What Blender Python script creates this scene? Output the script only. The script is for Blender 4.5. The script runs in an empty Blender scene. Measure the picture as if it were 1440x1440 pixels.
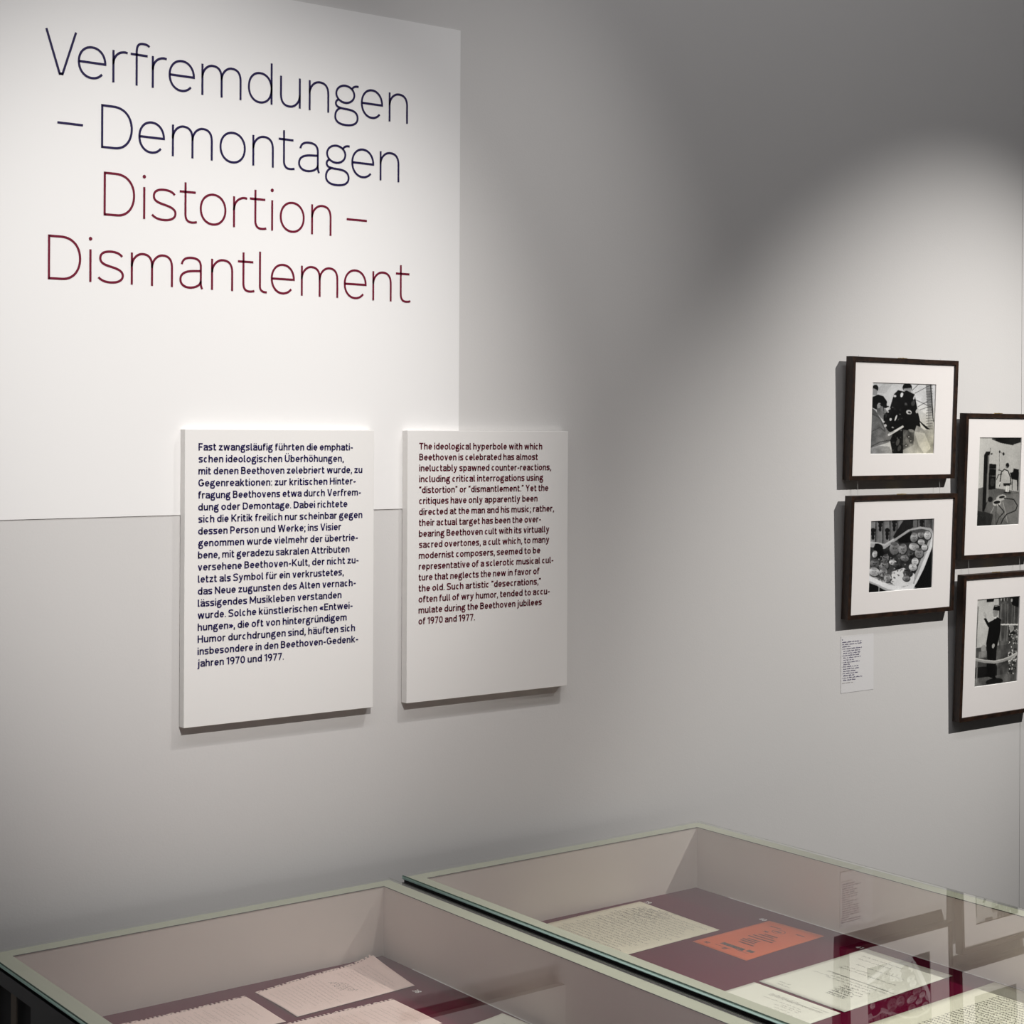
import bpy, bmesh, math, random
import numpy as np
from mathutils import Vector, Matrix

random.seed(7)
rng = np.random.default_rng(7)
sc = bpy.context.scene
col = sc.collection

# ------------------------------------------------------------------ camera
IMG = 1440.0
FPX, YAW, ROLL, HOR = 2374.5, math.radians(37.13), math.radians(0.27), 607.5
cam_d = bpy.data.cameras.new('camera')
cam = bpy.data.objects.new('camera', cam_d)
col.objects.link(cam)
cam_d.sensor_width = 36.0
cam_d.lens = FPX / IMG * 36.0
cam_d.shift_y = -(IMG / 2 - HOR) / IMG
cam_d.clip_start = 0.05
s_, c_ = math.sin(YAW), math.cos(YAW)
F = Vector((s_, c_, 0)); R0 = Vector((c_, -s_, 0)); U0 = Vector((0, 0, 1))
Rv = math.cos(ROLL) * R0 + math.sin(ROLL) * U0
Uv = -math.sin(ROLL) * R0 + math.cos(ROLL) * U0
M = Matrix((Rv, Uv, -F)).transposed().to_4x4()
M.translation = Vector((0, 0, 1.75))
cam.matrix_world = M
sc.camera = cam

# ------------------------------------------------------------------ view, world
sc.view_settings.view_transform = 'Standard'
sc.view_settings.look = 'None'
sc.view_settings.gamma = 1.0
sc.view_settings.exposure = 0.0
sc.view_settings.use_curve_mapping = False
w = bpy.data.worlds.new('world'); sc.world = w; w.use_nodes = True
w.node_tree.nodes['Background'].inputs[0].default_value = (0.6, 0.62, 0.66, 1)
w.node_tree.nodes['Background'].inputs[1].default_value = 0.0

# ------------------------------------------------------------------ lights (track spots under the ceiling, an added case spot and ambient fill)
def spot(name, loc, aim, power, size_deg, blend=1.0, radius=0.03, color=(1, .95, .9)):
    d = bpy.data.lights.new(name, 'SPOT')
    d.energy = power; d.spot_size = math.radians(size_deg); d.spot_blend = blend
    d.shadow_soft_size = radius; d.color = color
    o = bpy.data.objects.new(name, d); col.objects.link(o)
    o.location = loc
    o.rotation_euler = (Vector(aim) - Vector(loc)).to_track_quat('-Z', 'Y').to_euler()
    return o

spot('spot_lamp', (0.58, -0.2, 3.6), (1.392, 2.79, 1.796), 480, 28.4, 1.0, 0.008, (1, .98, .957))
spot('spot_lamp', (4.55, 0.55, 3.75), (3.40, 2.79, 1.335), 578, 36.4, 1.0, 0.012, (1, .98, .95))
spot('spot_lamp', (2.40, 1.30, 4.2), (1.93, 2.79, 1.32), 112, 38.5, 1.0, 0.012, (1, .98, .96))
spot('spot_lamp', (4.1, 0.3, 4.1), (1.95, 1.60, 0.8), 820, 28, 1.0, 0.02, (1, .98, .95))  # added spot, brightens the near parts of the cases
def area(name, loc, aim, power, sx, sy, color=(1, .98, .96)):
    d = bpy.data.lights.new(name, 'AREA'); d.shape = 'RECTANGLE'; d.size = sx; d.size_y = sy
    d.energy = power; d.color = color
    o = bpy.data.objects.new(name, d); col.objects.link(o); o.location = loc
    o.rotation_euler = (Vector(aim) - Vector(loc)).to_track_quat('-Z', 'Y').to_euler()
    return o
area('ambient_fill', (1.07, 1.1, 4.3), (1.07, 2.2, 2.4), 43, 6.0, 0.3, (.965, .97, 1))  # added wide fill for the ambient level, stands for no fixture

# ------------------------------------------------------------------ materials
def mat(name, color, rough=0.6, spec=0.3, metal=0.0, noise=0.0, nscale=40.0, bump=0.0, bscale=300.0, coat=0.0):
    m = bpy.data.materials.new(name); m.use_nodes = True
    nt = m.node_tree; b = nt.nodes['Principled BSDF']
    b.inputs['Roughness'].default_value = rough
    b.inputs['Metallic'].default_value = metal
    b.inputs['Specular IOR Level'].default_value = spec
    b.inputs['Coat Weight'].default_value = coat
    c = (*color, 1)
    b.inputs['Base Color'].default_value = c
    if noise > 0 or bump > 0:
        tc = nt.nodes.new('ShaderNodeTexCoord')
        n = nt.nodes.new('ShaderNodeTexNoise'); n.inputs['Scale'].default_value = nscale
        n.inputs['Detail'].default_value = 4
        nt.links.new(tc.outputs['Object'], n.inputs['Vector'])
        if noise > 0:
            r = nt.nodes.new('ShaderNodeMapRange')
            r.inputs['To Min'].default_value = 1 - noise; r.inputs['To Max'].default_value = 1 + noise
            nt.links.new(n.outputs['Fac'], r.inputs['Value'])
            mx = nt.nodes.new('ShaderNodeVectorMath'); mx.operation = 'SCALE'
            mx.inputs[0].default_value = color
            nt.links.new(r.outputs['Result'], mx.inputs['Scale'])
            nt.links.new(mx.outputs['Vector'], b.inputs['Base Color'])
        if bump > 0:
            n2 = nt.nodes.new('ShaderNodeTexNoise'); n2.inputs['Scale'].default_value = bscale
            nt.links.new(tc.outputs['Object'], n2.inputs['Vector'])
            bp = nt.nodes.new('ShaderNodeBump'); bp.inputs['Strength'].default_value = bump
            bp.inputs['Distance'].default_value = 0.0006
            nt.links.new(n2.outputs['Fac'], bp.inputs['Height'])
            nt.links.new(bp.outputs['Normal'], b.inputs['Normal'])
    return m

M_WALL = mat('wall_paint', (.606, .589, .573), .75, .2, noise=.015, nscale=3, bump=.25, bscale=260)
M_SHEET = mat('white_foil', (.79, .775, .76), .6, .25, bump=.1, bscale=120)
M_PANEL = mat('panel_lacquer', (.77, .75, .725), .6, .25, bump=.08, bscale=400)
M_BLUE = mat('dark_blue_vinyl', (.018, .012, .06), .35, .5)
M_RED = mat('wine_red_vinyl', (.15, .008, .028), .35, .5)
M_BLUETXT = mat('dark_blue_print', (.016, .011, .075), .5, .3)
M_REDTXT = mat('wine_red_print', (.10, .008, .020), .5, .3)
M_MAT = mat('mat_board', (.83, .79, .765), .8, .1, noise=.01, nscale=200)
M_CORE = mat('mat_core', (.9, .88, .85), .8, .1)
M_TRAYIN = mat('tray_lacquer', (.74, .66, .63), .8, .0)
M_RIM = mat('rim_lacquer', (.45, .445, .365), .7, .05)
M_BLACK = mat('black_edge', (.012, .012, .012), .6, .2)
M_CHAR = mat('charcoal_laminate', (.095, .095, .096), .5, .3, noise=.05, nscale=30)
M_CHARD = mat('charcoal_recess', (.035, .035, .037), .6, .2)
M_BROWNST = mat('brown_grey_stile', (.16, .135, .11), .6, .2)
M_PLUM = mat('plum_board', (.10, .004, .022), .9, .0, noise=.06, nscale=25)
M_WHITE = mat('white_print', (.88, .85, .86), .6, .2)
M_PINKP = mat('thin_pinkish_paper', (.84, .63, .60), .8, .1, noise=.03, nscale=60)
M_CREAMP = mat('aged_cream_paper', (.76, .68, .55), .8, .1, noise=.05, nscale=40)
M_OFFP = mat('off_white_paper', (.74, .71, .64), .8, .1, noise=.02, nscale=40)
M_ORANGE = mat('orange_red_card', (.62, .105, .032), .75, .15, noise=.05, nscale=50)
M_INK = mat('grey_ink', (.20, .17, .16), .8, .1)
M_PENCIL = mat('pencil_grey', (.42, .33, .31), .8, .1)
M_INKD = mat('dark_ink', (.05, .045, .045), .8, .1)
M_BRASS = mat('brass', (.75, .55, .2), .35, .5, metal=1)
M_WIRE = mat('nylon_wire', (.52, .51, .50), .4, .4)
M_FLOOR = mat('grey_floor', (.16, .155, .15), .5, .3, noise=.08, nscale=6)
M_CEIL = mat('ceiling_paint', (.5, .5, .5), .8, .1)
M_LABEL = mat('label_film', (.66, .645, .64), .6, .2)
M_LABELTXT = mat('label_print', (.06, .045, .13), .6, .2)

def wood():
    m = bpy.data.materials.new('dark_walnut'); m.use_nodes = True
    nt = m.node_tree; b = nt.nodes['Principled BSDF']
    b.inputs['Roughness'].default_value = .42; b.inputs['Specular IOR Level'].default_value = .4
    tc = nt.nodes.new('ShaderNodeTexCoord'); mp = nt.nodes.new('ShaderNodeMapping')
    mp.inputs['Scale'].default_value = (12, 60, 12)
    n = nt.nodes.new('ShaderNodeTexNoise'); n.inputs['Scale'].default_value = 6; n.inputs['Detail'].default_value = 6
    cr = nt.nodes.new('ShaderNodeValToRGB')
    cr.color_ramp.elements[0].color = (.009, .0045, .003, 1); cr.color_ramp.elements[1].color = (.036, .016, .008, 1)
    cr.color_ramp.elements[0].position = .35; cr.color_ramp.elements[1].position = .7
    nt.links.new(tc.outputs['Object'], mp.inputs[0]); nt.links.new(mp.outputs[0], n.inputs['Vector'])
    nt.links.new(n.outputs['Fac'], cr.inputs[0]); nt.links.new(cr.outputs[0], b.inputs['Base Color'])
    return m
M_WOOD = wood()

def glass_mat(name, tint, gain, reflect=True):
    """Thin glazing: clear tinted transmission, Schlick reflection off both faces folded into one."""
    m = bpy.data.materials.new(name); m.use_nodes = True
    nt = m.node_tree; N = nt.nodes; L = nt.links
    for n in list(N):
        if n.type != 'OUTPUT_MATERIAL': N.remove(n)
    out = [n for n in N if n.type == 'OUTPUT_MATERIAL'][0]
    tr = N.new('ShaderNodeBsdfTransparent'); tr.inputs[0].default_value = (*tint, 1)
    if not reflect:
        L.new(tr.outputs[0], out.inputs[0]); return m
    gl = N.new('ShaderNodeBsdfGlossy'); gl.inputs['Roughness'].default_value = 0.0
    gl.inputs[0].default_value = (1, 1, 1, 1)
    ge = N.new('ShaderNodeNewGeometry')
    dt = N.new('ShaderNodeVectorMath'); dt.operation = 'DOT_PRODUCT'
    L.new(ge.outputs['Normal'], dt.inputs[0]); L.new(ge.outputs['Incoming'], dt.inputs[1])
    ab = N.new('ShaderNodeMath'); ab.operation = 'ABSOLUTE'; L.new(dt.outputs['Value'], ab.inputs[0])
    om = N.new('ShaderNodeMath'); om.operation = 'SUBTRACT'; om.inputs[0].default_value = 1; L.new(ab.outputs[0], om.inputs[1])
    pw = N.new('ShaderNodeMath'); pw.operation = 'POWER'; pw.inputs[1].default_value = 5; L.new(om.outputs[0], pw.inputs[0])
    ma = N.new('ShaderNodeMath'); ma.operation = 'MULTIPLY_ADD'; ma.inputs[1].default_value = .96; ma.inputs[2].default_value = .04
    L.new(pw.outputs[0], ma.inputs[0])
    m2 = N.new('ShaderNodeMath'); m2.operation = 'MULTIPLY'; m2.inputs[1].default_value = gain; m2.use_clamp = True
    L.new(ma.outputs[0], m2.inputs[0])
    mx = N.new('ShaderNodeMixShader'); L.new(m2.outputs[0], mx.inputs[0])
    L.new(tr.outputs[0], mx.inputs[1]); L.new(gl.outputs[0], mx.inputs[2]); L.new(mx.outputs[0], out.inputs[0])
    return m
M_GLASS = glass_mat('case_glass', (.95, .95, .93), 1.15)
M_GLASSB = glass_mat('case_glass_underside', (.97, .99, .97), 1, False)
M_PICGLASS = glass_mat('picture_glass', (.97, .97, .97), .6)
M_GEDGE = mat('glass_edge_teal', (.55, .80, .74), .25, .6)
_nt = M_GEDGE.node_tree; _tl = _nt.nodes.new('ShaderNodeBsdfTranslucent'); _tl.inputs[0].default_value = (.75, 1.0, .95, 1)
_mx = _nt.nodes.new('ShaderNodeMixShader'); _mx.inputs[0].default_value = .65
_nt.links.new(_nt.nodes['Principled BSDF'].outputs[0], _mx.inputs[1]); _nt.links.new(_tl.outputs[0], _mx.inputs[2])
_nt.links.new(_mx.outputs[0], _nt.nodes['Material Output'].inputs[0])
M_GLINE = mat('glass_arris_grey', (.10, .11, .08), .4, .5)
M_GARRIS = mat('glass_arris_green', (.008, .045, .030), .3, .6)

# ------------------------------------------------------------------ helpers
def empty(name, loc, label=None, cat=None, group=None, rot=None):
    o = bpy.data.objects.new(name, None); col.objects.link(o); o.location = loc
    o.empty_display_size = .05
    if rot: o.rotation_euler = rot
    tag(o, label, cat, group)
    return o

def tag(o, label=None, cat=None, group=None, kind=None):
    if label: o['label'] = label
    if cat: o['category'] = cat
    if group: o['group'] = group
    if kind: o['kind'] = kind
    return o

def mesh_obj(name, verts, faces, mats, parent=None, fm=None, smooth=False, loc=None):
    """verts are given in the parent's frame (or world, without parent)."""
    me = bpy.data.meshes.new(name)
    me.from_pydata([tuple(map(float, v)) for v in verts], [], faces)
    for m in (mats if isinstance(mats, (list, tuple)) else [mats]): me.materials.append(m)
    if fm is not None: me.polygons.foreach_set('material_index', fm)
    if smooth: me.polygons.foreach_set('use_smooth', [True] * len(me.polygons))
    me.update()
    o = bpy.data.objects.new(name, me); col.objects.link(o)
    if parent is not None: o.parent = parent
    if loc is not None: o.location = loc
    return o

class MB:
    def __init__(s): s.v = []; s.f = []; s.m = []
    def box(s, x0, x1, y0, y1, z0, z1, m=0):
        b = len(s.v)
        s.v += [(x0, y0, z0), (x1, y0, z0), (x1, y1, z0), (x0, y1, z0), (x0, y0, z1), (x1, y0, z1), (x1, y1, z1), (x0, y1, z1)]
        for q in ((0, 3, 2, 1), (4, 5, 6, 7), (0, 1, 5, 4), (1, 2, 6, 5), (2, 3, 7, 6), (3, 0, 4, 7)):
            s.f.append(tuple(b + i for i in q)); s.m.append(m)
        return s
    def quad(s, pts, m=0):
        b = len(s.v); s.v += [tuple(p) for p in pts]; s.f.append(tuple(range(b, b + len(pts)))); s.m.append(m)
    def tube(s, p, q, r, n=8, m=0):
        p = Vector(p); q = Vector(q); d = (q - p).normalized()
        a = d.orthogonal().normalized(); c = d.cross(a); b = len(s.v)
        for e in (p, q):
            for i in range(n):
                t = 2 * math.pi * i / n; s.v.append(tuple(e + r * (a * math.cos(t) + c * math.sin(t))))
        for i in range(n):
            j = (i + 1) % n; s.f.append((b + i, b + j, b + n + j, b + n + i)); s.m.append(m)
        s.f.append(tuple(b + i for i in reversed(range(n)))); s.m.append(m)
        s.f.append(tuple(b + n + i for i in range(n))); s.m.append(m)
    def build(s, name, mats, parent=None, off=(0, 0, 0), bevel=0.0, smooth=False):
        o = mesh_obj(name, [(v[0] - off[0], v[1] - off[1], v[2] - off[2]) for v in s.v], s.f, mats, parent, s.m, smooth)
        if bevel > 0:
            bm = bmesh.new(); bm.from_mesh(o.data)
            bmesh.ops.bevel(bm, geom=bm.edges[:], offset=bevel, segments=2, affect='EDGES', profile=.5)
            bm.to_mesh(o.data); bm.free()
        return o

def boxobj(name, x0, x1, y0, y1, z0, z1, m, parent=None, off=(0, 0, 0), bevel=0.0):
    return MB().box(x0, x1, y0, y1, z0, z1).build(name, m, parent, off, bevel)

# ------------------------------------------------------------------ room shell
YW = 2.79
wb = MB()
wb.box(-3.0, 3.8275, YW, YW + .12, 0, 4.4)
wb.box(3.8284, 7.5, YW - .0004, YW + .12, 0, 4.4)
wb.box(3.8, 3.86, YW + .004, YW + .12, 0, 4.4)
tag(wb.build('wall_back', M_WALL), kind='structure')
tag(boxobj('wall_left', -3.12, -3.0, -4.5, YW + .12, 0, 4.4, M_WALL), kind='structure')
tag(boxobj('wall_right', 7.5, 7.62, -4.5, YW + .12, 0, 4.4, M_WALL), kind='structure')
tag(boxobj('wall_front', -3.12, 7.62, -4.62, -4.5, 0, 4.4, M_WALL), kind='structure')
tag(boxobj('floor', -3.12, 7.62, -4.62, YW + .12, -.1, 0, M_FLOOR), kind='structure')
tag(boxobj('ceiling', -3.12, 7.62, -4.62, YW + .12, 4.4, 4.5, M_CEIL), kind='structure')

# ------------------------------------------------------------------ stroke lettering (title)
def bez(p0, p1, p2, p3, n=14):
    out = []
    for i in range(n + 1):
        t = i / n; u = 1 - t
        out.append(tuple(u**3 * a + 3 * u * u * t * b + 3 * u * t * t * c + t**3 * d for a, b, c, d in zip(p0, p1, p2, p3)))
    return out
def arc(cx, cy, rx, ry, a0, a1, n=36, e=2.0):
    out = []
    for i in range(n + 1):
        a = math.radians(a0 + (a1 - a0) * i / n); c = math.cos(a); s = math.sin(a)
        out.append((cx + rx * math.copysign(abs(c) ** (2 / e), c), cy + ry * math.copysign(abs(s) ** (2 / e), s)))
    return out
def path(*segs):
    out = []
    for s in segs:
        if out and abs(out[-1][0] - s[0][0]) < 1e-6 and abs(out[-1][1] - s[0][1]) < 1e-6: s = s[1:]
        out += list(s)
    return out

def glyph(ch, W, h):
    """centre lines of one thin grotesque letter, x-height = 1, outer width W, half stroke h -> (strokes, dots)"""
    A = 1.352; T = 1 - h + .012; B = h - .012
    k = .5523
    def shoulder(xl, xr):
        mx = (xl + xr) / 2 + .02
        return path(bez((xl, .56), (xl, .80), (mx - (mx - xl) * .52, T), (mx, T)),
                    bez((mx, T), (mx + (xr - mx) * .66, T), (xr, .86), (xr, .60)), [(xr, .60), (xr, 0)])
    L, Rr = h, W - h
    if ch == '-': return [[(0, .345 / .568 * .0 + .62), (W, .62)]], []
    if ch == 'V': return [path([(h * .9, A), (W * .465, .0)], ), [(W - h * .9, A), (W * .535, .0)], [(W * .44, h), (W * .56, h)]], []
    if ch == 'D':
        top = A - h
        return [path([(L, h), (W * .42, h)], bez((W * .42, h), (W * .80, h), (Rr, A * .27), (Rr, A * .5)),
                     bez((Rr, A * .5), (Rr, A * .75), (W * .78, top), (W * .38, top)), [(W * .38, top), (L, top)]),
                [(L, 0), (L, A)]], []
    if ch == 'i': return [[(W / 2, 0), (W / 2, 1)]], [(W / 2, 1.325, .058)]
    if ch == 'l': return [path([(L, A), (L, .22)], bez((L, .22), (L, .07), (W * .5, B), (W, h - .002), 10))], []
    if ch == 't':
        x = W * .335
        return [path([(x, 1.285), (x, .28)], bez((x, .28), (x, .07), (x + W * .18, B), (W * .72, B), 10), bez((W * .72, B), (W * .85, B), (W * .9, h), (W, h + .012), 6)),
                [(0, 1 - h + .02), (W * .93, 1 - h + .02)]], []
    if ch == 'f':
        x = W * .32
        return [path([(x, 0), (x, 1.05)], bez((x, 1.05), (x, 1.27), (x + W * .14, A - h + .01), (x + W * .33, A - h + .01), 10),
                     bez((x + W * .33, A - h + .01), (W * .84, A - h + .01), (W * .9, A - h - .01), (W, A - h - .06), 6)),
                [(0, 1 - h), (W * .90, 1 - h)]], []
    if ch == 'r':
        return [[(L, 0), (L, 1)], path(bez((L, .56), (L, .86), (W * .5, T), (W * .82, T), 12), [(W * .82, T), (W, T - .012)])], []
    if ch == 'n': return [[(L, 0), (L, 1)], shoulder(L, Rr)], []
    if ch == 'm': return [[(L, 0), (L, 1)], shoulder(L, W / 2), shoulder(W / 2, Rr)], []
    if ch == 'u': return [[(W - x, 1 - y) for x, y in st] for st in glyph('n', W, h)[0]], []
    if ch == 'o': return [arc(W / 2, .5, W / 2 - h, .5 - h + .014, 0, 360, 56, 2.1)], []
    if ch == 'e':
        return [path([(L, .505), (Rr, .505)], arc(W / 2, .505, W / 2 - h, .495 - h + .012, 0, 318, 50, 2.1))], []
    if ch == 'd': return [[(Rr, 0), (Rr, A)], arc(W / 2, .5, W / 2 - h, .5 - h + .014, 0, 360, 56, 2.15)], []
    if ch == 'a':
        x = W * .90
        return [path(bez((W * .10, .755), (W * .14, .93), (W * .30, T), (W * .50, T)), bez((W * .50, T), (W * .76, T), (x, .90), (x, .70)),
                     [(x, .70), (x, .20)], bez((x, .20), (x, .10), (W * .93, .06), (W - h, -.005), 8)),
                path([(x, .575), (W * .60, .560)], bez((W * .60, .560), (W * .22, .545), (L, .44), (L, .27)), bez((L, .27), (L, .11), (W * .22, B), (W * .42, B)),
                     bez((W * .42, B), (W * .68, B), (x, .12), (x, .26)))], []
    if ch == 's':
        return [path(bez((W * .93, .835), (W * .84, .94), (W * .68, T), (W * .50, T)), bez((W * .50, T), (W * .26, T), (W * .10, .91), (W * .10, .755)),
                     bez((W * .10, .755), (W * .10, .60), (W * .26, .56), (W * .50, .51)), bez((W * .50, .51), (W * .80, .45), (Rr, .39), (Rr, .25)),
                     bez((Rr, .25), (Rr, .10), (W * .76, B), (W * .51, B)), bez((W * .51, B), (W * .32, B), (W * .14, .06), (W * .03, .165)))], []
    if ch == 'g':
        cxu = W * .45; rxu = W * .41 - h
        cyu = .705; ryu = .315 - h + .01
        return [arc(cxu, cyu, rxu, ryu, 0, 360, 48),
                bez((W * .72, .90), (W * .78, 1.0), (W * .86, 1.03), (W, 1.02), 8),
                path(bez((W * .17, .50), (W * .02, .44), (W * .02, .27), (W * .20, .235), 12),
                     bez((W * .20, .235), (W * .36, .20), (W * .52, .215), (W * .66, .195), 10),
                     bez((W * .66, .195), (W * .88, .17), (Rr, .07), (Rr, -.06), 10),
                     bez((Rr, -.06), (Rr, -.24), (W * .78, -.335), (W * .47, -.335), 12),
                     bez((W * .47, -.335), (W * .18, -.335), (L, -.24), (L, -.08), 12),
                     bez((L, -.08), (L, .06), (W * .10, .15), (W * .24, .215), 10))], []
    return [], []

def ribbons(strokes, hw):
    """turn centre lines into flat ribbons (2-D verts, faces)"""
    V = []; Fc = []
    for st in strokes:
        p = [Vector(q) for q in st]
        closed = (p[0] - p[-1]).length < 1e-5
        if closed: p = p[:-1]
        n = len(p); b = len(V)
        for i in range(n):
            if closed: a_, c2 = p[i - 1], p[(i + 1) % n]
            else: a_, c2 = p[max(0, i - 1)], p[min(n - 1, i + 1)]
            d1 = (p[i] - a_); d2 = (c2 - p[i])
            if d1.length < 1e-9: d1 = d2
            if d2.length < 1e-9: d2 = d1
            d1 = d1.normalized(); d2 = d2.normalized()
            t = d1 + d2
            t = t.normalized() if t.length > 1e-6 else d1
            nrm = Vector((-t.y, t.x)); cosv = max(.45, nrm.dot(Vector((-d1.y, d1.x))))
            V.append(p[i] + nrm * hw / cosv); V.append(p[i] - nrm * hw / cosv)
        for i in range(n if closed else n - 1):
            j = (i + 1) % n
            Fc.append((b + 2 * i, b + 2 * i + 1, b + 2 * j + 1, b + 2 * j))
    return V, Fc

XH, HS = .0568, .00205
TITLE = [
 ('blue', 2.3608, [('V', 1.1049, 1.162), ('e', 1.1634, 1.216), ('r', 1.2271, 1.2559), ('f', 1.2614, 1.2975), ('r', 1.3018, 1.3309), ('e', 1.3345, 1.3862), ('m', 1.3992, 1.4808), ('d', 1.494, 1.5456), ('u', 1.5615, 1.606), ('n', 1.6234, 1.6684), ('g', 1.6799, 1.7343), ('e', 1.7396, 1.7904), ('n', 1.8037, 1.8488)]),
 ('blue', 2.2433, [('-', 1.1271, 1.1736), ('D', 1.2067, 1.2662), ('e', 1.2768, 1.3279), ('m', 1.3414, 1.4227), ('o', 1.4363, 1.4902), ('n', 1.5038, 1.5489), ('t', 1.5591, 1.5932), ('a', 1.601, 1.6486), ('g', 1.66, 1.7146), ('e', 1.7186, 1.7706), ('n', 1.7834, 1.8292)]),
 ('red', 2.1258, [('D', 1.212, 1.2712), ('i', 1.2863, 1.2908), ('s', 1.3022, 1.3511), ('t', 1.3573, 1.3915), ('o', 1.3971, 1.4509), ('r', 1.4645, 1.4936), ('t', 1.4991, 1.5338), ('i', 1.5437, 1.5483), ('o', 1.5622, 1.6157), ('n', 1.6299, 1.6747), ('-', 1.7087, 1.7545)]),
 ('red', 2.0078, [('D', 1.1113, 1.1714), ('i', 1.1861, 1.1904), ('s', 1.2016, 1.2506), ('m', 1.2635, 1.3449), ('a', 1.3574, 1.4046), ('n', 1.4204, 1.4654), ('t', 1.475, 1.5094), ('l', 1.5189, 1.5354), ('e', 1.5437, 1.595), ('m', 1.6082, 1.6904), ('e', 1.7028, 1.7545), ('n', 1.7678, 1.8124), ('t', 1.8224, 1.8567)]),
]
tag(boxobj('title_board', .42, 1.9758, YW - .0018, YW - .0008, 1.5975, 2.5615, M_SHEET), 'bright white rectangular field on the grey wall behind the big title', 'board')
lab = {'blue': 'dark blue thin German title lettering in two lines high on the wall',
       'red': 'wine red thin English title lettering in two lines below the blue title'}
roots = {}
YL = YW - .0019
for colr, zb, letters in TITLE:
    if colr not in roots:
        roots[colr] = empty('title_lettering', (1.48, YL, zb), lab[colr], 'lettering')
    root = roots[colr]; mt = M_BLUE if colr == 'blue' else M_RED
    for ch, x0, x1 in letters:
        h = HS / XH
        if ch == 'i': x0, x1 = x0 - .001, x1 + .001
        strokes, dots = glyph(ch, (x1 - x0) / XH, h)
        V, Fc = ribbons(strokes, h)
        for cx, cy, r in dots:
            b = len(V); V += [Vector((cx + r * math.cos(2 * math.pi * i / 20), cy + r * math.sin(2 * math.pi * i / 20))) for i in range(20)]
            Fc.append(tuple(range(b, b + 20)))
        zz = zb - .0042 * (x0 - 1.2)
        # a vinyl letter has a little thickness: front face plus a skirt
        front = [(x0 + v.x * XH - root.location.x, 0 - .0005, zz + v.y * XH - root.location.z) for v in V]
        o = mesh_obj('dash' if ch == '-' else 'letter', front, Fc, mt, root)

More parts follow.
